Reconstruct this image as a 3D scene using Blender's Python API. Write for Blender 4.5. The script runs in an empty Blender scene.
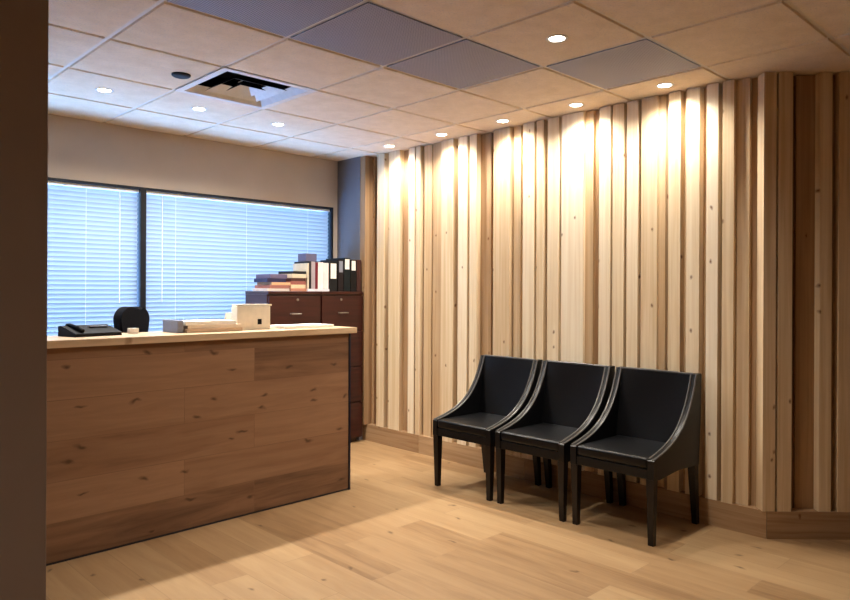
import bpy, bmesh, math, random
from mathutils import Vector, Matrix
rng = random.Random(7)
scene = bpy.context.scene
C = scene.collection

# ------------------------------------------------------------------ helpers
def lin(r, g, b):
    return tuple(((c/255)/12.92 if c/255 <= .04045 else ((c/255+.055)/1.055)**2.4) for c in (r, g, b)) + (1.0,)

class NT:
    """small wrapper for building node materials"""
    def __init__(self, name, rough=.5, spec=.5, col=(.8, .8, .8, 1), metal=0.0):
        self.m = bpy.data.materials.new(name); self.m.use_nodes = True
        self.t = self.m.node_tree; self.b = self.t.nodes['Principled BSDF']
        self.b.inputs['Roughness'].default_value = rough
        self.b.inputs['Specular IOR Level'].default_value = spec
        self.b.inputs['Base Color'].default_value = col
        self.b.inputs['Metallic'].default_value = metal
    def n(self, typ, **kw):
        nd = self.t.nodes.new(typ)
        for k, v in kw.items():
            if k in nd.inputs: nd.inputs[k].default_value = v
            else: setattr(nd, k, v)
        return nd
    def l(self, a, b): self.t.links.new(a, b)
    def math(self, op, a, b=None, clamp=False):
        nd = self.t.nodes.new('ShaderNodeMath'); nd.operation = op; nd.use_clamp = clamp
        for i, v in enumerate((a, b)):
            if v is None: continue
            if isinstance(v, (int, float)): nd.inputs[i].default_value = v
            else: self.l(v, nd.inputs[i])
        return nd.outputs[0]
    def mix(self, fac, a, b, mode='MIX'):
        nd = self.t.nodes.new('ShaderNodeMix'); nd.data_type = 'RGBA'; nd.blend_type = mode
        for i, v in ((0, fac), (6, a), (7, b)):
            if isinstance(v, (int, float)): nd.inputs[i].default_value = v
            elif isinstance(v, tuple): nd.inputs[i].default_value = v
            else: self.l(v, nd.inputs[i])
        return nd.outputs[2]
    def ramp(self, fac, stops):
        nd = self.t.nodes.new('ShaderNodeValToRGB'); e = nd.color_ramp.elements
        while len(e) < len(stops): e.new(.5)
        for s, (p, c) in zip(e, stops): s.position = p; s.color = c
        self.l(fac, nd.inputs[0]); return nd.outputs[0]
    def coords(self, scale=(1, 1, 1), rot=(0, 0, 0)):
        tc = self.n('ShaderNodeTexCoord'); mp = self.n('ShaderNodeMapping')
        mp.inputs['Scale'].default_value = scale; mp.inputs['Rotation'].default_value = rot
        self.l(tc.outputs['Object'], mp.inputs[0]); return mp.outputs[0]
    def bump(self, h, strength=.2, dist=.01):
        b = self.n('ShaderNodeBump', Strength=strength, Distance=dist)
        self.l(h, b.inputs['Height']); self.l(b.outputs[0], self.b.inputs['Normal'])
    def color(self, c): self.l(c, self.b.inputs['Base Color'])

def flat(name, col, rough=.5, spec=.5, metal=0, noise=.06, nscale=25):
    """plain finish with a faint mottling"""
    M = NT(name, rough, spec, col, metal)
    nz = M.n('ShaderNodeTexNoise', Scale=nscale, Detail=3.0); M.l(M.coords(), nz.inputs['Vector'])
    lo = tuple(c*(1-noise) for c in col[:3]) + (1,); hi = tuple(min(1, c*(1+noise)) for c in col[:3]) + (1,)
    M.color(M.ramp(nz.outputs['Fac'], [(.3, lo), (.7, hi)])); return M.m

# ------------------------------------------------------------------ materials
def mat_slats(name='pine_boards', grain=(38, 38, .9)):
    M = NT(name, .62, .25)
    at = M.n('ShaderNodeAttribute', attribute_name='board')
    sp = M.n('ShaderNodeSeparateColor'); M.l(at.outputs['Color'], sp.inputs[0])
    tone, seed = sp.outputs[0], sp.outputs[2]
    tc = M.n('ShaderNodeTexCoord')
    off = M.n('ShaderNodeCombineXYZ'); s = M.math('MULTIPLY', seed, 57.0)
    M.l(s, off.inputs[0]); M.l(s, off.inputs[2])
    ad = M.n('ShaderNodeVectorMath', operation='ADD'); M.l(tc.outputs['Object'], ad.inputs[0]); M.l(off.outputs[0], ad.inputs[1])
    mp = M.n('ShaderNodeMapping'); mp.inputs['Scale'].default_value = grain; M.l(ad.outputs[0], mp.inputs[0])
    g = M.n('ShaderNodeTexNoise', Scale=1.0, Detail=4.0, Roughness=.6, Distortion=.4); M.l(mp.outputs[0], g.inputs['Vector'])
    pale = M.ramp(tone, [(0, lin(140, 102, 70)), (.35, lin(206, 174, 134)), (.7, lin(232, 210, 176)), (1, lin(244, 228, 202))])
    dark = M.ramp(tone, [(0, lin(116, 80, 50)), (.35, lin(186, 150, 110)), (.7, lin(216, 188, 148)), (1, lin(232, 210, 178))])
    f = M.ramp(g.outputs['Fac'], [(.36, (0, 0, 0, 1)), (.62, (1, 1, 1, 1))])
    c = M.mix(f, dark, pale)
    # sparse round knots
    sx = M.n('ShaderNodeSeparateXYZ'); M.l(ad.outputs[0], sx.inputs[0])
    cb = M.n('ShaderNodeCombineXYZ'); M.l(M.math('SUBTRACT', M.math('MULTIPLY', sx.outputs[1], 1.2), M.math('MULTIPLY', sx.outputs[0], .75)), cb.inputs[0]); M.l(M.math('MULTIPLY', sx.outputs[2], .8), cb.inputs[1])
    wn = M.n('ShaderNodeTexNoise', Scale=30.0, Detail=2.0); M.l(cb.outputs[0], wn.inputs['Vector'])
    ws = M.n('ShaderNodeVectorMath', operation='SCALE'); M.l(wn.outputs['Color'], ws.inputs[0]); ws.inputs['Scale'].default_value = .02
    wv = M.n('ShaderNodeVectorMath', operation='ADD'); M.l(cb.outputs[0], wv.inputs[0]); M.l(ws.outputs[0], wv.inputs[1])
    v = M.n('ShaderNodeTexVoronoi', Scale=8.0, voronoi_dimensions='2D'); M.l(wv.outputs[0], v.inputs['Vector'])
    vc = M.n('ShaderNodeSeparateColor'); M.l(v.outputs['Color'], vc.inputs[0])
    sel = M.math('GREATER_THAN', vc.outputs[0], .86)
    near = M.math('SUBTRACT', 1.0, M.math('MULTIPLY', v.outputs['Distance'], 9.5), True)
    k = M.math('MULTIPLY', sel, M.math('MULTIPLY', near, 1.1, True))
    c = M.mix(k, c, lin(112, 70, 40))
    M.color(c); M.bump(g.outputs['Fac'], .15, .003); return M.m

def mat_planks(name, cols, length, width, rot, rough, seam=.5, knot=.7, offs=.37, spec=.4, kstretch=1.9, kscale=3.4):
    """laid planks: brick cells stretched along the plank, grain and a few knots"""
    M = NT(name, rough, spec)
    vec = M.coords((1, 1, 1), rot)
    br = M.n('ShaderNodeTexBrick', Scale=1.0); br.offset = offs; br.offset_frequency = 2; br.squash = 1.0
    for k, v in (('Mortar Size', .0016), ('Mortar Smooth', .1), ('Bias', 0.0), ('Brick Width', length), ('Row Height', width)): br.inputs[k].default_value = v
    br.inputs['Color1'].default_value = (0, 0, 0, 1); br.inputs['Color2'].default_value = (1, 1, 1, 1); br.inputs['Mortar'].default_value = (.5, .5, .5, 1)
    M.l(vec, br.inputs['Vector'])
    sc = M.n('ShaderNodeMapping'); sc.inputs['Scale'].default_value = (1.5, 16, 16); M.l(vec, sc.inputs[0])
    off = M.n('ShaderNodeVectorMath', operation='ADD'); M.l(sc.outputs[0], off.inputs[0])
    bs = M.n('ShaderNodeVectorMath', operation='SCALE'); M.l(br.outputs['Color'], bs.inputs[0]); bs.inputs['Scale'].default_value = 31.0
    M.l(bs.outputs[0], off.inputs[1])
    g = M.n('ShaderNodeTexNoise', Scale=1.0, Detail=5.0, Roughness=.62, Distortion=.6); M.l(off.outputs[0], g.inputs['Vector'])
    b = M.math('ADD', M.math('MULTIPLY', br.outputs['Color'], .38), M.math('MULTIPLY', g.outputs['Fac'], .78))
    c = M.ramp(b, [(.25, cols[0]), (.52, cols[1]), (.85, cols[2])])
    sp = M.n('ShaderNodeMapping'); sp.inputs['Scale'].default_value = (1.0, kstretch, kstretch)
    wn = M.n('ShaderNodeTexNoise', Scale=9.0, Detail=2.0); M.l(vec, wn.inputs['Vector'])
    ws = M.n('ShaderNodeVectorMath', operation='SCALE'); M.l(wn.outputs['Color'], ws.inputs[0]); ws.inputs['Scale'].default_value = .09
    wv = M.n('ShaderNodeVectorMath', operation='ADD'); M.l(vec, wv.inputs[0]); M.l(ws.outputs[0], wv.inputs[1]); M.l(wv.outputs[0], sp.inputs[0])
    v = M.n('ShaderNodeTexVoronoi', Scale=kscale, voronoi_dimensions='2D'); M.l(sp.outputs[0], v.inputs['Vector'])
    vc = M.n('ShaderNodeSeparateColor'); M.l(v.outputs['Color'], vc.inputs[0])
    k = M.math('MULTIPLY', M.math('GREATER_THAN', vc.outputs[1], knot), M.math('MULTIPLY', M.math('SUBTRACT', 1.0, M.math('MULTIPLY', v.outputs['Distance'], 11.0), True), 1.3, True))
    c = M.mix(M.math('MULTIPLY', k, .75), c, cols[3])
    c = M.mix(M.math('MULTIPLY', br.outputs['Fac'], seam), c, cols[3])
    M.color(c); M.bump(M.math('SUBTRACT', g.outputs['Fac'], br.outputs['Fac']), .12, .003); return M.m

def mat_tile():
    M = NT('ceiling_tile', .9, .1)
    a = M.n('ShaderNodeTexNoise', Scale=9.0, Detail=4.0, Roughness=.6); M.l(M.coords(), a.inputs['Vector'])
    b = M.n('ShaderNodeTexNoise', Scale=150.0, Detail=2.0); M.l(M.coords(), b.inputs['Vector'])
    c = M.ramp(a.outputs['Fac'], [(.3, lin(228, 206, 174)), (.7, lin(241, 221, 193))])
    c = M.mix(M.ramp(b.outputs['Fac'], [(.33, (1, 1, 1, 1)), (.42, (0, 0, 0, 1))]), c, lin(214, 198, 180))
    M.color(c); M.bump(b.outputs['Fac'], .25, .004); return M.m

def mat_perforated():
    M = NT('perforated_grey', .6, .3)
    v = M.n('ShaderNodeTexVoronoi', Scale=90.0, Randomness=0.0, voronoi_dimensions='2D'); M.l(M.coords(), v.inputs['Vector'])
    c = M.ramp(v.outputs['Distance'], [(.28, lin(84, 80, 88)), (.36, lin(168, 164, 176))])
    M.color(c); return M.m

def mat_leather():
    M = NT('black_leather', .36, .32)
    v = M.n('ShaderNodeTexVoronoi', Scale=260.0); M.l(M.coords(), v.inputs['Vector'])
    n = M.n('ShaderNodeTexNoise', Scale=8.0, Detail=3.0); M.l(M.coords(), n.inputs['Vector'])
    M.color(M.ramp(n.outputs['Fac'], [(.3, lin(7, 7, 9)), (.7, lin(11, 11, 13))])); M.bump(v.outputs['Distance'], .08, .002); return M.m

def mat_mahogany():
    M = NT('mahogany_laminate', .3, .5)
    g = M.n('ShaderNodeTexNoise', Scale=1.0, Detail=4.0, Distortion=.5); M.l(M.coords((3, 3, 40)), g.inputs['Vector'])
    M.color(M.ramp(g.outputs['Fac'], [(.3, lin(44, 18, 14)), (.7, lin(64, 27, 21))])); return M.m

def mat_darkwood():
    M = NT('espresso_wood', .4, .35)
    g = M.n('ShaderNodeTexNoise', Scale=1.0, Detail=4.0); M.l(M.coords((60, 60, 4)), g.inputs['Vector'])
    M.color(M.ramp(g.outputs['Fac'], [(.3, lin(16, 10, 8)), (.7, lin(27, 17, 13))])); return M.m

def mat_blind():
    M = NT('blind_slat', .5, .3, lin(168, 172, 168))
    t = M.n('ShaderNodeBsdfTranslucent'); t.inputs[0].default_value = lin(214, 228, 240)
    mx = M.n('ShaderNodeMixShader'); mx.inputs[0].default_value = .10
    M.l(M.b.outputs[0], mx.inputs[1]); M.l(t.outputs[0], mx.inputs[2])
    M.l(mx.outputs[0], M.t.nodes['Material Output'].inputs[0]); return M.m

def mat_glass():
    M = NT('window_glass')
    tr = M.n('ShaderNodeBsdfTransparent'); tr.inputs[0].default_value = (.93, .96, .97, 1)
    gl = M.n('ShaderNodeBsdfGlossy'); gl.inputs['Roughness'].default_value = .02
    lw = M.n('ShaderNodeLayerWeight', Blend=.5); mx = M.n('ShaderNodeMixShader')
    M.l(M.math('ADD', .04, M.math('MULTIPLY', .9, M.math('POWER', lw.outputs['Facing'], 5.0))), mx.inputs[0]); M.l(tr.outputs[0], mx.inputs[1]); M.l(gl.outputs[0], mx.inputs[2])
    M.l(mx.outputs[0], M.t.nodes['Material Output'].inputs[0]); M.t.nodes.remove(M.b); return M.m

def mat_emit(name, col, strength):
    M = NT(name); e = M.n('ShaderNodeEmission', Strength=strength); e.inputs[0].default_value = col
    M.l(e.outputs[0], M.t.nodes['Material Output'].inputs[0]); M.t.nodes.remove(M.b); return M.m

LAMP = (1.0, .945, .845)
SLAT = mat_slats(); SKIRT = mat_slats('pine_skirting', (1.6, 1.6, 38))
FLOOR = mat_planks('oak_floor', [lin(128, 96, 64), lin(162, 128, 90), lin(180, 148, 108), lin(84, 56, 32)], 1.25, .19, (0, 0, math.pi/2), .42, .22, .8)
PANEL = mat_planks('rustic_oak_laminate', [lin(92, 64, 45), lin(134, 98, 71), lin(158, 120, 90), lin(60, 38, 24)], 1.2, .2, (math.pi/2, 0, 0), .45, .2, .35, kstretch=3.0, kscale=2.6)
TOP = mat_planks('pale_worktop', [lin(190, 156, 118), lin(218, 188, 152), lin(234, 210, 178), lin(140, 100, 66)], 2.4, .2, (0, 0, 0), .35, .1)
TILE = mat_tile(); PERF = mat_perforated(); LEATHER = mat_leather(); MAHOG = mat_mahogany(); ESPR = mat_darkwood()
BLIND = mat_blind(); GLASS = mat_glass()
GRIDM = flat('grid_white', lin(226, 214, 198), .5)
PAINT = flat('beige_paint', lin(184, 168, 152), .85, .2, noise=.03, nscale=4)
GREYPAINT = flat('blue_grey_paint', lin(112, 109, 111), .85, .2, noise=.03, nscale=4)
BROWNP = flat('brown_paint', lin(172, 154, 142), .85, .2, noise=.03, nscale=4)
NAVY = flat('dark_window_metal', lin(10, 11, 20), .5, .3)
TRIMM = flat('dark_edge_trim', lin(24, 26, 40), .35)
WHITEM = flat('white_enamel', lin(228, 226, 222), .4)
BLACKV = flat('vent_shade_black', lin(8, 9, 10), .9, .1)  # black that paints in the shade inside the vent
BLACKP = flat('black_plastic', lin(14, 14, 17), .65, .2)
GREYP = flat('grey_plastic', lin(128, 130, 142), .5)
BLACKF = flat('black_fabric', lin(20, 20, 24), .9, .1, noise=.2, nscale=90)
STEEL = flat('brushed_steel', lin(190, 188, 184), .3, .5, 1.0)
PAPER = flat('white_paper', lin(236, 230, 220), .8, .2)
CREAM = flat('cream_plastic', lin(230, 218, 198), .45)
PIPING = flat('leather_piping', lin(88, 84, 80), .28, .7)  # lighter than the leather, edge highlights put into the colour
LENS = mat_emit('lamp_lens', (1.0, .93, .80, 1), 30.0)
LENSW = mat_emit('lamp_lens_cool', (1.0, .96, .90, 1), 30.0)
def book(r, g, b): return flat('cover_%d_%d_%d' % (r, g, b), lin(r, g, b), .55, .3)

# ------------------------------------------------------------------ mesh building
class MB:
    def __init__(self): self.bm = bmesh.new()
    def box(self, x0, x1, y0, y1, z0, z1, bev=0, seg=2):
        r = bmesh.ops.create_cube(self.bm, size=1.0)['verts']
        for v in r: v.co = Vector((x0+(v.co.x+.5)*(x1-x0), y0+(v.co.y+.5)*(y1-y0), z0+(v.co.z+.5)*(z1-z0)))
        if bev:
            es = list({e for v in r for e in v.link_edges})
            bmesh.ops.bevel(self.bm, geom=es, offset=bev, segments=seg, affect='EDGES', profile=.6)
        return self
    def hexa(self, pts):
        """eight corners: bottom four then top four"""
        v = [self.bm.verts.new(p) for p in pts]
        for f in ((3, 2, 1, 0), (4, 5, 6, 7), (0, 1, 5, 4), (1, 2, 6, 5), (2, 3, 7, 6), (3, 0, 4, 7)): self.bm.faces.new([v[i] for i in f])
        return self
    def prism(self, poly, axis, a, b):
        """polygon extruded along axis from a to b; poly holds the other two coordinates in order"""
        def P(q, t):
            return {'x': (t, q[0], q[1]), 'y': (q[0], t, q[1]), 'z': (q[0], q[1], t)}[axis]
        A = [self.bm.verts.new(P(q, a)) for q in poly]; B = [self.bm.verts.new(P(q, b)) for q in poly]
        self.bm.faces.new(A); self.bm.faces.new(B[::-1]); n = len(poly)
        for i in range(n): self.bm.faces.new((A[i], A[(i+1) % n], B[(i+1) % n], B[i]))
        return self
    def lathe(self, prof, cx, cy, seg=28, cap=True):
        rings = []
        for r, z in prof:
            rings.append([self.bm.verts.new((cx+r*math.cos(2*math.pi*i/seg), cy+r*math.sin(2*math.pi*i/seg), z)) for i in range(seg)])
        for a, b in zip(rings, rings[1:]):
            for i in range(seg): self.bm.faces.new((a[i], a[(i+1) % seg], b[(i+1) % seg], b[i]))
        if cap:
            self.bm.faces.new(rings[0][::-1]); self.bm.faces.new(rings[-1])
        return self
    def tube(self, pts, r, seg=8, r2=None):
        pts = [Vector(p) for p in pts]; rings = []
        for i, p in enumerate(pts):
            d = (pts[min(i+1, len(pts)-1)]-pts[max(i-1, 0)]).normalized()
            u = d.cross(Vector((0, 1, 0)) if abs(d.y) < .9 else Vector((1, 0, 0))).normalized(); w = d.cross(u)
            rr = r if r2 is None else r+(r2-r)*i/(len(pts)-1)
            rings.append([self.bm.verts.new(p+rr*(math.cos(2*math.pi*k/seg)*u+math.sin(2*math.pi*k/seg)*w)) for k in range(seg)])
        for a, b in zip(rings, rings[1:]):
            for i in range(seg): self.bm.faces.new((a[i], a[(i+1) % seg], b[(i+1) % seg], b[i]))
        self.bm.faces.new(rings[0][::-1]); self.bm.faces.new(rings[-1]); return self
    def build(self, name, m, parent=None, smooth=False, loc=None, fix=True):
        if fix: bmesh.ops.recalc_face_normals(self.bm, faces=self.bm.faces)
        me = bpy.data.meshes.new(name); self.bm.to_mesh(me); self.bm.free()
        me.materials.append(m)
        if smooth:
            me.polygons.foreach_set('use_smooth', [True]*len(me.polygons))
            try: me.set_sharp_from_angle(angle=math.radians(40))
            except Exception: pass
        o = bpy.data.objects.new(name, me); C.objects.link(o)
        if parent: o.parent = parent
        if loc: o.location = loc
        return o

def tag(o, label=None, cat=None, group=None, kind=None):
    if label: o['label'] = label
    if cat: o['category'] = cat
    if group: o['group'] = group
    if kind: o['kind'] = kind
    return o
def struct(o, label=None, cat=None): return tag(o, label, cat, None, 'structure')
def thing(name, label, cat, loc=(0, 0, 0), rotz=0, group=None):
    o = bpy.data.objects.new(name, None); o.empty_display_size = .1; C.objects.link(o)
    o.location = loc; o.rotation_euler = (0, 0, rotz); return tag(o, label, cat, group)
def kids(o): return [c for c in bpy.data.objects if c.parent == o]
def dup(root, label, loc, rotz=None, group=None):
    r = root.copy(); C.objects.link(r); r.location = loc; r['label'] = label
    if rotz is not None: r.rotation_euler = (0, 0, rotz)
    if group: r['group'] = group
    for ch in kids(root):
        c = ch.copy(); C.objects.link(c); c.parent = r
        for g in kids(ch):
            d = g.copy(); C.objects.link(d); d.parent = c
    return r

# ------------------------------------------------------------------ the room shell
H = 2.555
WX, WY = 4.085, 5.27            # timber wall plane, window wall plane
S = math.sqrt(.5)
CX, CY = 4.085, 1.475           # outer corner where the timber wall turns
EX, EY = CX+1.6*S, CY-1.6*S     # end of the angled wall
XL, YB = -1.5, -2.5

struct(MB().box(XL-.1, EX+.1, YB-.1, WY+.1, -.08, 0).build('floor', FLOOR), 'pale oak plank floor', 'floor')

# ceiling: tiles with a slim dropped edge, one tile left out for the air vent
GX, GY, T = 1.25, 1.66, .61
grey_tiles = {(0, 1), (1, 1), (2, 1), (3, 0)}
vent_tile = (1, 3)
ce = MB(); ce.box(XL-.1, EX+.1, YB-.1, WY+.1, H+.24, H+.3)
gr = MB()
for i in range(-5, 8):
    for j in range(-8, 8):
        x0, y0 = GX+T*i, GY+T*j; x1, y1 = x0+T, y0+T
        x0c, x1c, y0c, y1c = max(x0, XL-.05), min(x1, EX+.05), max(y0, YB-.05), min(y1, WY+.05)
        if x1c-x0c < .04 or y1c-y0c < .04: continue
        if (i, j) in grey_tiles or (i, j) == vent_tile: continue
        e, d = .010, .005
        pts = [(x0c+e+d, y0c+e+d, H), (x1c-e-d, y0c+e+d, H), (x1c-e-d, y1c-e-d, H), (x0c+e+d, y1c-e-d, H),
               (x0c+e, y0c+e, H+.010), (x1c-e, y0c+e, H+.010), (x1c-e, y1c-e, H+.010), (x0c+e, y1c-e, H+.010)]
        ce.hexa(pts)
ceiling = struct(ce.build('ceiling', TILE), 'suspended ceiling of square mottled tiles', 'ceiling')
for i in range(-4, 8):
    x = GX+T*i
    if XL < x < EX: gr.box(x-.012, x+.012, YB, WY, H+.0085, H+.03)
for j in range(-7, 8):
    y = GY+T*j
    if YB < y < WY: gr.box(XL, EX, y-.012, y+.012, H+.0086, H+.03)
gr.build('ceiling_grid', GRIDM, ceiling)

# window wall with its opening
WZ0, WZ1, WXL, WXR = .80, 2.118, -.6, 3.915
w = MB()
w.box(XL-.1, WX+.2, WY, WY+.18, WZ1, H+.02); w.box(XL-.1, WX+.2, WY, WY+.18, 0, WZ0)
w.box(XL-.1, WXL, WY, WY+.18, WZ0, WZ1); w.box(WXR, WX+.2, WY, WY+.18, WZ0, WZ1)
struct(w.build('wall_far', PAINT), 'beige window wall behind the reception counter', 'wall')
struct(MB().box(WX, WX+.15, CY, WY, 0, H+.02).build('wall_right', PAINT), 'right-hand wall carrying the timber boards', 'wall')
struct(MB().box(XL-.12, XL, YB, WY, 0, H+.02).build('wall_left', BROWNP), 'left wall of the room', 'wall')
struct(MB().box(XL-.1, EX+.1, YB-.12, YB, 0, H+.02).build('wall_back', BROWNP), 'back wall behind the camera', 'wall')
struct(MB().box(EX, EX+.12, YB, EY+.1, 0, H+.02).build('wall_side', BROWNP), 'short side wall past the angled timber wall', 'wall')
struct(MB().box(3.965, WX-.0005, 4.936, WY+.01, 0, H+.02).build('wall_corner', GREYPAINT), 'narrow grey wall piece in the far corner between window and timber boards', 'wall')
# nearby partition whose edge closes the left side of the view
struct(MB().box(XL, .458, 1.62, 1.76, 0, H, .002).build('wall_near', BROWNP), 'dark brown partition close by on the left', 'wall')
# angled wall
aw = MB(); q = .15
aw.hexa([(CX, CY, 0), (EX, EY, 0), (EX+q*S, EY+q*S, 0), (CX+q*S, CY+q*S+.001, 0), (CX, CY, H+.02), (EX, EY, H+.02), (EX+q*S, EY+q*S, H+.02), (CX+q*S, CY+q*S+.001, H+.02)])
struct(aw.build('wall_angled', PAINT), 'angled wall section at the right carrying timber boards', 'wall')

# ------------------------------------------------------------------ timber boards, one mesh per wall
DEP = dict(E=.118, F=.078, M=.052, L=.026)
BOARDS = [(4.934, 4.867, 'E'), (4.87, 4.837, 'L'), (4.745, 4.65, 'F'), (4.711, 4.654, 'L'), (4.595, 4.452, 'F'), (4.509, 4.395, 'L'),
 (4.338, 4.264, 'F'), (4.25, 4.195, 'F'), (4.25, 4.2, 'L'), (4.173, 4.083, 'M'), (4.065, 3.973, 'M'), (3.948, 3.815, 'F'), (3.864, 3.815, 'L'),
 (3.765, 3.67, 'F'), (3.644, 3.572, 'F'), (3.618, 3.466, 'L'), (3.402, 3.245, 'F'), (3.287, 3.249, 'L'), (3.228, 3.164, 'M'), (3.127, 3.027, 'F'),
 (3.005, 2.945, 'F'), (2.983, 2.949, 'L'), (2.911, 2.819, 'F'), (2.794, 2.618, 'F'), (2.635, 2.558, 'M'), (2.575, 2.533, 'L'), (2.5, 2.417, 'F'),
 (2.401, 2.322, 'F'), (2.301, 2.224, 'F'), (2.253, 2.225, 'L'), (2.197, 2.09, 'F'), (2.104, 2.051, 'M'), (2.019, 1.943, 'F'), (1.968, 1.93, 'L'),
 (1.906, 1.827, 'F'), (1.85, 1.808, 'L'), (1.785, 1.717, 'F'), (1.692, 1.627, 'F'), (1.624, 1.552, 'M'), (1.562, 1.489, 'L')]
ANGLED = [(-.055, .013, 'F'), (.025, .1, 'F'), (.148, .258, 'L'), (.251, .316, 'F'), (.345, .384, 'L'), (.354, .43, 'F'), (.45, .56, 'M'),
 (.575, .65, 'F'), (.66, .75, 'L'), (.765, .9, 'F'), (.915, .98, 'M'), (1.0, 1.14, 'F'), (1.15, 1.23, 'L'), (1.25, 1.38, 'F'), (1.4, 1.53, 'M')]
Z0, Z1 = .148, H-.004
def board_mesh(name, quads, parent):
    """quads: list of (four ground corners, z0, z1, tone)"""
    bm = bmesh.new(); lay = bm.loops.layers.color.new('board')
    for c4, z0, z1, tone in quads:
        v = [bm.verts.new((p[0], p[1], z)) for z in (z0, z1) for p in c4]
        col = (tone, 0, rng.random(), 1)
        for f in ((3, 2, 1, 0), (4, 5, 6, 7), (0, 1, 5, 4), (1, 2, 6, 5), (2, 3, 7, 6), (3, 0, 4, 7)):
            fc = bm.faces.new([v[i] for i in f])
            for lp in fc.loops: lp[lay] = col
    bmesh.ops.recalc_face_normals(bm, faces=bm.faces)
    me = bpy.data.meshes.new(name); bm.to_mesh(me); bm.free(); me.materials.append(SKIRT if 'baseboard' in name else SLAT)
    o = bpy.data.objects.new(name, me); C.objects.link(o); o.parent = parent; return o
TONES = dict(E=(.4, .45), F=(.74, 1.0), M=(.58, .88), L=(.4, .66))  # deeper boards toned darker, painting in the shade of the recesses
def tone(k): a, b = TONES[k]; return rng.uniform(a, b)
q = []
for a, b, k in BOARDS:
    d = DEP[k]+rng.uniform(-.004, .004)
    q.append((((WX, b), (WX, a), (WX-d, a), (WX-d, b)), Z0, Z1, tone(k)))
q.append((((WX, 1.475), (WX, 4.93), (WX-.008, 4.93), (WX-.008, 1.475)), Z0, Z1, .1))  # backing sheet, shade of the gaps put into its dark tone
wr = bpy.data.objects['wall_right']; wa = bpy.data.objects['wall_angled']
board_mesh('timber_boards', q, wr)
def ap(t, d): return (CX+t*S-d*S, CY-t*S-d*S)
q = []
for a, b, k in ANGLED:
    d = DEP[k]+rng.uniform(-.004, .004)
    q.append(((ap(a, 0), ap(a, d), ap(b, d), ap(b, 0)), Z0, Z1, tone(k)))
q.append(((ap(.01, 0), ap(.01, .008), ap(1.58, .008), ap(1.58, 0)), Z0, Z1, .1))  # dark backing tone again paints in the gap shade
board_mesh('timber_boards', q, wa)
# timber skirting below the boards
def skirting(name, pts, label):
    q = []
    for p in pts: q.append((p[0], 0, .15, p[1]))
    o = board_mesh(name, q, None); return struct(o, label, 'baseboard')
BD = .080
cut = [4.935, 4.2, 3.1, 2.35, 1.475-BD*math.tan(math.radians(22.5))]
qs = []
for a, b, t in zip(cut, cut[1:], (.42, .5, .4, .45)):
    g = .0012
    e = (WX-BD, b+g)
    qs.append((((WX, (b if b > 1.47 else CY)+g), (WX, a-g), (WX-BD, a-g), e), t))
skirting('baseboard_right', qs, 'knotty timber skirting under the boards behind the chairs')
t0 = -BD*math.tan(math.radians(22.5))
qs = [((ap(0, 0), ap(t0+.0012, BD), ap(1.0, BD), ap(1.0, 0)), .42), ((ap(1.0024, 0), ap(1.0024, BD), ap(1.58, BD), ap(1.58, 0)), .5)]
skirting('baseboard_angled', qs, 'timber skirting under the angled wall at the right')

# ------------------------------------------------------------------ windows and blinds
MUL = 2.148
def window(n, x0, x1, label):
    fw = .021; y0, y1 = WY-.004, WY+.09
    f = MB(); f.box(x0, x0+fw, y0, y1, WZ0, WZ1); f.box(x1-fw, x1, y0, y1, WZ0, WZ1)
    f.box(x0+fw, x1-fw, y0, y1, WZ1-.016, WZ1); f.box(x0+fw, x1-fw, y0, y1, WZ0, WZ0+.03)
    o = struct(f.build('window_%d' % n, NAVY), label, 'window')
    p = MB().box(x0+fw-.004, x1-fw+.004, WY+.078, WY+.084, WZ0+.026, WZ1-.012).build('pane', GLASS, o); p['label'] = 'clear glass pane'
    return o
window(1, WXL, MUL, 'left window bay with a dark frame')
window(2, MUL, WXR, 'right window bay with a dark frame')
struct(MB().box(WXL, WXR, WY-.03, WY+.02, WZ0-.03, WZ0-.001, .004).build('trim_1', PAINT), 'window sill ledge', 'trim')

def blind(x0, x1, wand_x, label):
    t = thing('venetian_blind', label, 'blind', ((x0+x1)/2, WY+.042, WZ0+.031), 0, 'closed venetian blinds')
    hw = (x1-x0)/2; zt = WZ1-.016-WZ0-.033
    MB().box(-hw, hw, -.02, .02, zt-.022, zt, .003).build('headrail', WHITEM, t)
    s = bmesh.new(); pitch, depth, ang = .033, .0365, math.radians(-67); z = .04
    while z < zt-.025:
        cols = []
        for k in range(5):
            u = (k/4-.5)*depth; bow = .0022*(1-(2*k/4-1)**2)
            yy = u*math.cos(ang)-bow*math.sin(ang); zz = u*math.sin(ang)+bow*math.cos(ang)
            cols.append((yy, z+zz))
        va = [s.verts.new((-hw+.004, y, zz)) for y, zz in cols]; vb = [s.verts.new((hw-.004, y, zz)) for y, zz in cols]
        for i in range(4): s.faces.new((va[i], va[i+1], vb[i+1], vb[i]))
        z += pitch
    m = MB(); m.bm.free(); m.bm = s; m.build('slats', BLIND, t, True)
    MB().box(-hw, hw, -.013, .013, 0, .014, .003).build('bottom_rail', WHITEM, t)
    for fx in (-.72, 0, .72): MB().box(fx*hw-.0012, fx*hw+.0012, -.0185, -.0172, .01, zt-.03).build('ladder_cord', WHITEM, t)
    lx = wand_x-(x0+x1)/2
    wd = MB().tube([(lx, -.026, zt-.03), (lx, -.026, zt-.85)], .0035).build('tilt_wand', WHITEM, t, True)
    return t
blind(WXL+.023, MUL-.023, 1.98, 'closed white slatted blind on the left window, beside the dark partition')
blind(MUL+.023, WXR-.023, 2.30, 'closed white slatted blind on the right window, above the dark cabinets')

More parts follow.
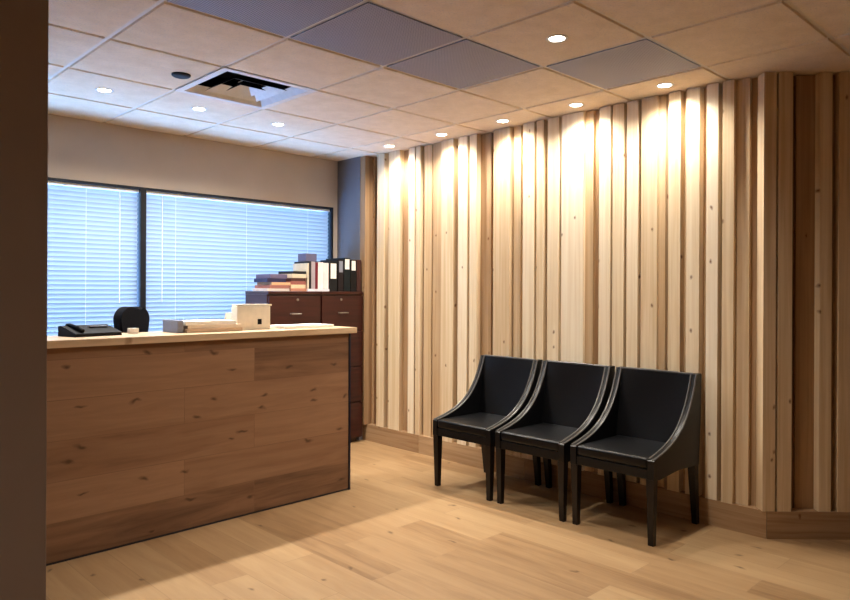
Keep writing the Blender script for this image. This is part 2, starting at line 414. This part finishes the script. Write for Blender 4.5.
# ------------------------------------------------------------------ ceiling fittings
def downlight(x, y, label, group, energy, cone=math.radians(150), cool=False, shadow=.03, tilt=0):
    t = thing('downlight', label, 'ceiling light', (x, y, H), 0, group)
    MB().lathe([(.036, .004), (.037, -.002), (.044, -.005), (.051, -.0035), (.053, .0005), (.053, .004)], 0, 0, cap=False).build('trim_ring', WHITEM, t, True)
    MB().lathe([(.0365, -.0025), (.0365, .003)], 0, 0).build('lens', LENSW if cool else LENS, t)
    L = bpy.data.lights.new('bulb', 'SPOT'); L.energy = energy; L.color = LAMP; L.spot_size = cone; L.spot_blend = 1.0; L.shadow_soft_size = shadow
    lo = bpy.data.objects.new('bulb', L); C.objects.link(lo); lo.parent = t; lo.location = (0, 0, -.02); lo.rotation_euler = (0, -tilt, 0)
    return t
g1 = 'downlights along the timber wall'
EW = 58
for k, (y, lab) in enumerate([(1.965, 'nearest of the five downlights along the timber wall, by the grey perforated tile'),
                              (2.575, 'second nearest downlight of the row along the timber wall'),
                              (3.185, 'middle downlight of the five along the timber wall'),
                              (3.795, 'fourth downlight from the near end of the row along the timber wall'),
                              (4.405, 'farthest downlight of the row along the timber wall, towards the window')]):
    downlight(3.85, y, lab, g1, EW, tilt=math.radians(4))
g2 = 'downlights over the reception counter'
for x, lab in [(1.555, 'leftmost of the three downlights in front of the window'), (2.165, 'middle of the three downlights in front of the window, nearest the air vent'),
               (2.775, 'rightmost of the three downlights in front of the window')]:
    downlight(x, 4.405, lab, g2, 115, cool=True, shadow=.03)
downlight(2.775, 1.965, 'large near downlight in a beige tile between two grey perforated tiles', None, 70)
downlight(1.555, 1.965, 'added unseen downlight above the open floor in front of the counter', None, 60)  # unseen lamp added to brighten the floor

downlight(.335, -.475, 'added unseen downlight behind the viewpoint', None, 40)  # out-of-view lamp added to lift the dark near partition

for (i, j), lab in zip([(0, 1), (1, 1), (2, 1), (3, 0)], ['grey perforated ceiling tile at the top edge, leftmost of the four', 'grey perforated ceiling tile, second from the left of the four',
        'grey perforated ceiling tile left of the large near downlight', 'grey perforated ceiling tile right of the large near downlight, closest to the timber wall']):
    m = MB(); h2 = T/2-.0135
    m.box(-h2, h2, -h2, h2, .002, .006)
    o = m.build('perforated_ceiling_tile', PERF, None, False, (GX+T*(i+.5), GY+T*(j+.5), H)); tag(o, lab, 'ceiling tile', 'grey perforated ceiling tiles')
# square louvred air diffuser
vx, vy = GX+T*(vent_tile[0]+.5), GY+T*(vent_tile[1]+.5)
t = thing('air_vent', 'square white louvred air vent with dark gaps in the ceiling', 'air vent', (vx, vy, H))
def frustum(m, r0, z0, r1, z1, th=.0015):
    a = [(-r0, -r0, z0), (r0, -r0, z0), (r0, r0, z0), (-r0, r0, z0)]; b = [(-r1, -r1, z1), (r1, -r1, z1), (r1, r1, z1), (-r1, r1, z1)]
    for up in (0, th):
        A = [m.bm.verts.new((p[0], p[1], p[2]+up)) for p in a]; B = [m.bm.verts.new((p[0], p[1], p[2]+up)) for p in b]
        for k in range(4): m.bm.faces.new((A[k], A[(k+1) % 4], B[(k+1) % 4], B[k]))
m = MB(); R = T/2-.0075
Q = R-.028; m.box(-Q, Q, -Q, Q, .13, .14); m.box(-Q, -Q+.004, -Q, Q, .0, .13); m.box(Q-.004, Q, -Q, Q, 0, .13); m.box(-Q, Q, -Q, -Q+.004, 0, .13); m.box(-Q, Q, Q-.004, Q, 0, .13)
m.build('duct_box', BLACKV, t)
m = MB()
U = T/2+.004
for a, b in ((-U, -R+.03), (R-.03, U)): m.box(a, b, -U, U, -.004, .002)
for a, b in ((-U, -R+.03), (R-.03, U)): m.box(-R+.03, R-.03, a, b, -.004, .002)
m.build('vent_frame', GRIDM, t)
for r, r0 in ((.268, .235), (.175, .12), (.085, .035)):
    m = MB(); frustum(m, r0, .042, r, -.004); lo_ = m.build('louvre', WHITEM, t, fix=False)
    lo_.data.materials.append(BLACKV)
    for k, p in enumerate(lo_.data.polygons): p.material_index = 1 if k >= 4 else 0  # upper blade faces black, shade of the unlit duct put into the colour
m = MB(); m.box(-.035, .035, -.035, .035, .045, .049, .001); m.build('centre_plate', WHITEM, t)
o = MB().lathe([(.052, .002), (.052, -.006), (.044, -.012), (.02, -.014), (.001, -.014)], 0, 0).build('ceiling_sensor', BLACKP, None, True, (1.75, 3.78, H))
tag(o, 'small dark round fitting on the ceiling tile beside the air vent', 'ceiling fitting')

# ------------------------------------------------------------------ reception counter
CF, CR, CZ = 3.755, 2.925, 1.098
t = thing('reception_counter', 'wood-clad reception counter with a pale worktop', 'counter', (1.0, CF-.0385, 0), .02)
m = MB(); m.box(XL+.01-1.0, CR-1.0, 0, .02, .012, CZ-.038); m.build('front_panel', PANEL, t)
m = MB(); m.box(CR-.02-1.0, CR-1.0, .021, .34, 0, CZ-.038); m.build('end_panel', TRIMM, t)
MB().box(CR-1.0+.0005, CR-1.0+.016, -.006, .03, 0, CZ-.038, .001).build('edge_trim', TRIMM, t)
MB().box(XL+.01-1.0, CR-1.0, .004, .016, 0, .0115).build('toe_strip', TRIMM, t)
MB().box(XL+.01-1.0, CR-.021-1.0, .30, .32, .012, CZ-.038).build('back_panel', PANEL, t)
MB().box(XL+.01-1.0, CR+.045-1.0, -.035, .36, CZ-.038, CZ, .003).build('worktop', TOP, t)

# things on the counter
t = thing('desk_phone', 'low black desk phone on the left end of the counter', 'phone', (1.33, 3.955, CZ), math.radians(12))
MB().prism([(-.085, 0), (.085, 0), (.085, .052), (.06, .056), (-.085, .018)], 'x', -.13, .13).build('phone_body', BLACKP, t)
m = MB(); m.tube([(-.085, -.07, .030), (-.085, -.04, .044), (-.085, .05, .056), (-.085, .075, .054)], .012, 10)
m.build('handset', BLACKP, t, True)
m = MB(); m.box(.0, .105, .0, .055, .046, .0505); m.build('phone_screen', GREYP, t)
o = MB().box(-.025, .025, -.02, .02, 0, .03, .002).build('note_block', PAPER, None, False, (1.575, 4.0, CZ)); tag(o, 'small cream note block on the counter right of the desk phone', 'note block')

o = MB().box(-.018, .018, -.1, .1, 0, .072, .003).build('box_file', GREYP, None, False, (1.79, 3.96, CZ)); tag(o, 'small grey box file on edge at the left end of the paper pile', 'box file')
z = CZ
for k, (w_, d_, hh, c, lab) in enumerate([(.36, .22, .022, (200, 172, 144), 'bottom tan folder of the paper pile on the counter'),
                                          (.34, .21, .02, (222, 204, 182), 'upper pale tan folder of the paper pile on the counter')]):
    o = MB().box(-w_/2, w_/2, -d_/2, d_/2, 0, hh, .002).build('folder', book(*c), None, False, (1.995+.008*k, 3.95, z)); o.rotation_euler.z = .02-.05*k
    tag(o, lab, 'folder', 'folders piled on the counter'); z += hh+.0005
o = MB().box(-.16, .16, -.105, .105, 0, .022, .001).build('paper_stack', PAPER, None, False, (1.975, 3.95, z)); tag(o, 'white paper stack lying on the tan folders on the counter', 'papers')
o = MB().prism([(-.04, 0), (.04, 0), (.003, .105), (-.003, .105)], 'x', -.03, .03).build('folded_card', PAPER, None, False, (2.215, 4.07, CZ)); o.rotation_euler.z = -.1
tag(o, 'white folded card standing between the paper pile and the cream box', 'card')
t = thing('cream_box', 'upright cream box with a small dark square mark on its front, on the counter', 'box', (2.305, 3.96, CZ), math.radians(-3))
MB().box(-.118, .112, -.04, .04, 0, .148, .005).build('box_body', CREAM, t, True)
MB().box(-.114, .126, -.034, .046, .1485, .160, .003).build('lid', CREAM, t, True)
m = MB().box(.022, .05, -.0412, -.0405, .032, .066).build('dark_mark', BLACKP, t)
o = MB().box(-.2, .2, -.1, .1, 0, .018, .001).build('paper_stack', PAPER, None, False, (2.68, 3.96, CZ)); o.rotation_euler.z = .03
tag(o, 'flat white paper stack at the right end of the counter beside the cream box', 'papers')

# office chair behind the counter
t = thing('office_chair', 'black office chair behind the counter, rounded headrest showing above it', 'office chair', (1.805, 4.72, 0), math.radians(20))
m = MB(); m.prism([(-.115+.085*(1-math.cos(a)) if a <= math.pi/2 else .115-.085*(1+math.cos(a)), 1.15+.085*math.sin(a)) for a in [math.pi*k/20 for k in range(21)]]+[(.115, 1.0), (.09, .975), (-.09, .975), (-.115, 1.0)], 'y', -.10, -.025)
bmesh.ops.bevel(m.bm, geom=[e for e in m.bm.edges if abs(e.verts[0].co.y-e.verts[1].co.y) < 1e-5], offset=.02, segments=3, affect='EDGES'); m.build('headrest', BLACKF, t, True)
m = MB(); m.box(-.02, .02, -.045, -.02, .9, 1.05); m.build('headrest_post', BLACKP, t)
m = MB(); m.box(-.22, .22, -.09, -.03, .52, .96, .028, 4); m.build('backrest', BLACKF, t, True)
m = MB(); m.box(-.24, .24, -.06, .42, .44, .52, .03, 4); m.build('seat', BLACKF, t, True)
MB().lathe([(.03, .1), (.03, .28), (.022, .28), (.022, .44)], 0, .16).build('gas_column', BLACKP, t, True)
for k in range(5):
    a = k*2*math.pi/5; c_, s_ = math.cos(a), math.sin(a)
    lg = MB().tube([(0, .16, .115), (.29*c_, .16+.29*s_, .075)], .022, 8, .014).build('leg', BLACKP, t, True)
    MB().tube([(.29*c_-.011*s_, .16+.29*s_+.011*c_, .03), (.29*c_+.011*s_, .16+.29*s_-.011*c_, .03)], .03, 14).build('caster', BLACKP, lg, True)
for sx in (-1, 1):
    m = MB(); m.tube([(sx*.25, .14, .47), (sx*.28, .14, .55), (sx*.28, .14, .68)], .014); m.box(sx*.28-.03, sx*.28+.03, .03, .28, .68, .705, .008); m.build('armrest', BLACKP, t, True)

# ------------------------------------------------------------------ filing cabinets
CT = 1.338
def cabinet(x0, x1, label, lock_dx):
    w_ = x1-x0; hw = w_/2
    t = thing('filing_cabinet', label, 'cabinet', ((x0+x1)/2, 4.87, 0), 0, 'dark filing cabinets')
    m = MB(); m.box(-hw, hw, .022, .355, .04, CT-.024); m.box(-hw+.03, hw-.03, .05, .34, 0, .04); m.build('body', MAHOG, t)
    MB().box(-hw, hw, 0, .36, CT-.0235, CT, .002).build('cabinet_top', MAHOG, t)
    n = 4; dh = (CT-.03-.05)/n
    for k in range(n):
        z0 = .046+dh*k; d = MB().box(-hw+.006, hw-.006, 0, .0215, z0+.004, z0+dh-.004, .002).build('drawer', MAHOG, t)
        zc = z0+dh*.52
        m = MB(); m.tube([(-.05, -.001, zc), (-.045, -.02, zc), (.045, -.02, zc), (.05, -.001, zc)], .0055, 8); m.build('handle', STEEL, d, True)
        if k == n-1:
            m = MB(); m.tube([(lock_dx, -.004, z0+dh-.035), (lock_dx, .002, z0+dh-.035)], .011, 14); m.build('lock', STEEL, d, True)
    return t
cabinet(2.985, 3.497, 'dark red-brown filing cabinet, left of the pair, under the book piles', .02)
cabinet(3.502, 3.955, 'dark red-brown filing cabinet, right of the pair, next to the timber wall', -.02)

# books and binders on top of the cabinets
def item(name, x0, x1, y0, y1, z0, z1, col, label, cat, group, spine=None):
    o = MB().box(-(x1-x0)/2, (x1-x0)/2, -(y1-y0)/2, (y1-y0)/2, 0, z1-z0, .0015).build(name, book(*col), None, False, ((x0+x1)/2, (y0+y1)/2, z0))
    tag(o, label, cat, group)
    if spine:
        c, a, b = spine; h_ = z1-z0; hw = (x1-x0)/2
        p = MB().box(-hw*.7, hw*.7, -(y1-y0)/2-.0012, -(y1-y0)/2-.0002, h_*a, h_*b).build('spine_label', c, o); p['label'] = 'white spine label'
    return o
ga = 'book pile at the left end of the cabinets'; gb = 'book pile beside the upright binders'; gc = 'upright files on the cabinets'
z = CT+.001
for k, (x0, x1, hh, col, lab) in enumerate([(2.99, 3.2, .022, (196, 180, 168), 'pale bottom book of the left-hand pile on the cabinets'),
      (3.01, 3.2, .026, (150, 96, 84), 'reddish book second from the bottom of the left-hand pile on the cabinets'),
      (3.03, 3.21, .024, (206, 160, 120), 'tan book in the middle of the left-hand pile on the cabinets'),
      (3.0, 3.17, .03, (44, 38, 66), 'dark navy book second from the top of the left-hand pile on the cabinets'),
      (3.02, 3.18, .034, (92, 82, 106), 'purple-grey book on top of the left-hand pile on the cabinets')]):
    o = item('book', x0, x1, 4.9, 5.12, z, z+hh, col, lab, 'book', ga); o.rotation_euler.z = rng.uniform(-.06, .06); z += hh+.0006
z = CT+.001
for k, (x0, x1, hh, col, lab) in enumerate([(3.215, 3.37, .024, (176, 120, 96), 'reddish tan bottom book of the pile next to the upright binders'),
      (3.22, 3.36, .03, (226, 186, 150), 'pale peach book second from the bottom of the pile next to the binders'),
      (3.215, 3.365, .028, (142, 84, 74), 'dull red book in the middle of the pile next to the binders'),
      (3.22, 3.36, .026, (70, 40, 36), 'dark brown book above the dull red one in the pile next to the binders'),
      (3.23, 3.37, .034, (204, 186, 160), 'beige book second from the top of the pile next to the binders'),
      (3.235, 3.365, .022, (22, 20, 24), 'thin black book on top of the pile next to the binders')]):
    o = item('book', x0, x1, 4.9, 5.12, z, z+hh, col, lab, 'book', gb); o.rotation_euler.z = rng.uniform(-.03, .03); z += hh+.0006
zb = CT+.001
item('book', 3.378, 3.598, 4.89, 5.12, zb, zb+.02, (216, 208, 212), 'flat white book lying under the upright files on the left cabinet', 'book', gc)
zz = zb+.021; P = PAPER
item('file', 3.379, 3.392, 4.9, 5.12, zz, zz+.215, (206, 190, 166), 'thin cream upright file at the left end of the row, touching the book pile', 'file', gc)
item('file', 3.393, 3.416, 4.9, 5.12, zz, zz+.232, (24, 20, 24), 'black upright file left of the grey one on the white book', 'file', gc)
item('file', 3.417, 3.456, 4.9, 5.12, zz, zz+.23, (164, 150, 152), 'grey upright file between the black and the dark red file', 'file', gc)
item('file', 3.457, 3.484, 4.9, 5.12, zz, zz+.224, (104, 24, 38), 'dark red upright file right of the grey file', 'file', gc)
item('file', 3.486, 3.54, 4.9, 5.12, zz, zz+.226, (236, 218, 214), 'wide white upright file right of the dark red file', 'file', gc)
item('file', 3.541, 3.596, 4.9, 5.12, zz, zz+.222, (224, 208, 206), 'off-white upright file against the first black binder', 'file', gc)
item('box', 3.39, 3.50, 4.94, 5.06, zz+.2335, zz+.30, (88, 84, 106), 'small purple-grey box lying on top of the upright files', 'box', None)
gd = 'black binders at the right end of the cabinets'
item('binder', 3.604, 3.69, 4.9, 5.17, zb, zb+.262, (16, 16, 18), 'wide black binder with a long white spine label, leftmost of the black binders', 'binder', gd, (P, .42, .92))
item('binder', 3.70, 3.756, 4.9, 5.17, zb, zb+.278, (26, 16, 18), 'black binder with a small grey spine label, second of the black binders', 'binder', gd, (GREYP, .6, .95))
item('binder', 3.762, 3.83, 4.9, 5.17, zb, zb+.295, (14, 22, 24), 'black binder with a bright white label at its top, third of the black binders', 'binder', gd, (P, .66, .96))
item('binder', 3.836, 3.90, 4.9, 5.17, zb, zb+.282, (18, 16, 16), 'rightmost black binder with a white label, next to the brown one', 'binder', gd, (P, .66, .96))
item('binder', 3.905, 3.952, 4.9, 5.17, zb, zb+.282, (66, 38, 32), 'dark brown binder against the timber wall', 'binder', gd)

# ------------------------------------------------------------------ the three leather chairs
def bez(p0, p1, p2, p3, n=18):
    o = []
    for i in range(n+1):
        t = i/n; a = (1-t)**3; b = 3*(1-t)**2*t; c = 3*(1-t)*t*t; d = t**3
        o.append((a*p0[0]+b*p1[0]+c*p2[0]+d*p3[0], a*p0[1]+b*p1[1]+c*p2[1]+d*p3[1]))
    return o
def make_chair(label, loc, rotz):
    t = thing('leather_chair', label, 'chair', loc, rotz, 'black leather waiting chairs')
    W = .26; th = .038
    curve = bez((.232, .872), (.135, .56), (-.03, .505), (-.262, .458))
    # seat with a slightly crowned cushion
    m = MB(); m.box(-.268, .20, -W+th+.001, W-th-.001, .405, .462, .018, 4)
    for v in m.bm.verts:
        if v.co.z > .44: v.co.z += .014*max(0, 1-(v.co.y/.24)**2)*max(0, 1-((v.co.x+.03)/.27)**2)
    m.build('seat', LEATHER, t, True)
    MB().box(-.266, .225, -W+th+.001, W-th-.001, .352, .404, .004).build('seat_rail', LEATHER, t)
    # reclined back, gently hollowed
    bm = bmesh.new(); ny, nz = 12, 10
    def bp(u, v, back):
        y = (-W+th+.001)+(2*W-2*th-.002)*u; z = .40+(.868-.40)*v
        x = .155+.075*v+(.055 if back else 0)
        if not back: x += .016*math.sin(math.pi*u)*math.sin(math.pi*min(1, v*1.0))
        return (x, y, z)
    Fv = [[bm.verts.new(bp(i/ny, j/nz, 0)) for i in range(ny+1)] for j in range(nz+1)]
    Bv = [[bm.verts.new(bp(i/ny, j/nz, 1)) for i in range(ny+1)] for j in range(nz+1)]
    for j in range(nz):
        for i in range(ny):
            bm.faces.new((Fv[j][i], Fv[j][i+1], Fv[j+1][i+1], Fv[j+1][i])); bm.faces.new((Bv[j][i], Bv[j+1][i], Bv[j+1][i+1], Bv[j][i+1]))
    for i in range(ny):
        bm.faces.new((Fv[0][i], Bv[0][i], Bv[0][i+1], Fv[0][i+1])); bm.faces.new((Fv[nz][i], Fv[nz][i+1], Bv[nz][i+1], Bv[nz][i]))
    for j in range(nz):
        bm.faces.new((Fv[j][0], Fv[j+1][0], Bv[j+1][0], Bv[j][0])); bm.faces.new((Fv[j][ny], Bv[j][ny], Bv[j+1][ny], Fv[j+1][ny]))
    m = MB(); m.bm.free(); m.bm = bm; b = m.build('backrest', LEATHER, t, True)
    MB().tube([(.24, -W+.03, .872), (.248, 0, .873), (.24, W-.03, .872)], .006).build('piping', PIPING, b, True)
    for s in (-1, 1):
        ya, yb = sorted((s*W, s*(W-th)))
        poly = curve+[(-.27, .452), (-.27, .352), (-.20, .345), (0, .36), (.19, .352), (.262, .352), (.283, .60), (.292, .868), (.285, .874)]
        p = MB().prism(poly, 'y', ya, yb).build('side_panel', LEATHER, t, True)
        for yy in (s*(W-.004), s*(W-th+.004)):
            MB().tube([(x-.001, yy, z+.001) for x, z in curve], .0052).build('piping', PIPING, p, True)
        yo, yi = s*(W-.002), s*(W-.046)
        a, c = .04, .03
        y0, y1 = min(yo, yi), max(yo, yi); ym = (y0+y1)/2; h2 = .015
        MB().hexa([(-.258, ym-h2, 0), (-.228, ym-h2, 0), (-.228, ym+h2, 0), (-.258, ym+h2, 0), (-.268, y0, .351), (-.222, y0, .351), (-.222, y1, .351), (-.268, y1, .351)]).build('leg', ESPR, t)
        MB().hexa([(.258, ym-h2, 0), (.290, ym-h2, 0), (.290, ym+h2, 0), (.258, ym+h2, 0), (.212, y0, .351), (.26, y0, .351), (.26, y1, .351), (.212, y1, .351)]).build('leg', ESPR, t)
    return t
c0 = make_chair('black leather chair at the left end of the three, nearest the counter', (3.685, 3.178, 0), 0)
dup(c0, 'black leather chair in the middle of the row of three', (3.69, 2.620, 0), 0)
dup(c0, 'black leather chair at the right end of the three, its whole side showing', (3.70, 2.062, 0), 0)

# ------------------------------------------------------------------ daylight outside and camera
wd = bpy.data.worlds.new('sky'); scene.world = wd; wd.use_nodes = True
nt = wd.node_tree; bg = nt.nodes['Background']
tc = nt.nodes.new('ShaderNodeTexCoord'); sx = nt.nodes.new('ShaderNodeSeparateXYZ'); rp = nt.nodes.new('ShaderNodeValToRGB')
nt.links.new(tc.outputs['Generated'], sx.inputs[0]); mr = nt.nodes.new('ShaderNodeMapRange'); mr.inputs[1].default_value = -1; mr.inputs[2].default_value = 1
nt.links.new(sx.outputs[2], mr.inputs[0]); nt.links.new(mr.outputs[0], rp.inputs[0])
# lower half brightened to add blue light on the ceiling, dusky sky above it
rp.color_ramp.elements[0].position = .47; rp.color_ramp.elements[0].color = (.66, 1.36, 2.9, 1)
rp.color_ramp.elements[1].position = .56; rp.color_ramp.elements[1].color = (.34, .54, .74, 1)
nt.links.new(rp.outputs[0], bg.inputs[0]); bg.inputs[1].default_value = 8.0

cd = bpy.data.cameras.new('camera'); cam = bpy.data.objects.new('camera', cd); C.objects.link(cam)
cd.sensor_fit = 'HORIZONTAL'; cd.sensor_width = 36; cd.lens = 36*700/850; cd.shift_y = -9/850; cd.clip_start = .02
yaw = .8008
cam.matrix_world = Matrix.Translation((0, 0, 1.346)) @ Matrix.Rotation(yaw-math.pi/2, 4, 'Z') @ Matrix.Rotation(math.pi/2, 4, 'X') @ Matrix.Rotation(.0045, 4, 'Z')
scene.camera = cam
vs = scene.view_settings; vs.view_transform = 'Standard'; vs.look = 'None'; vs.gamma = 1; vs.use_curve_mapping = False; vs.exposure = 0.0
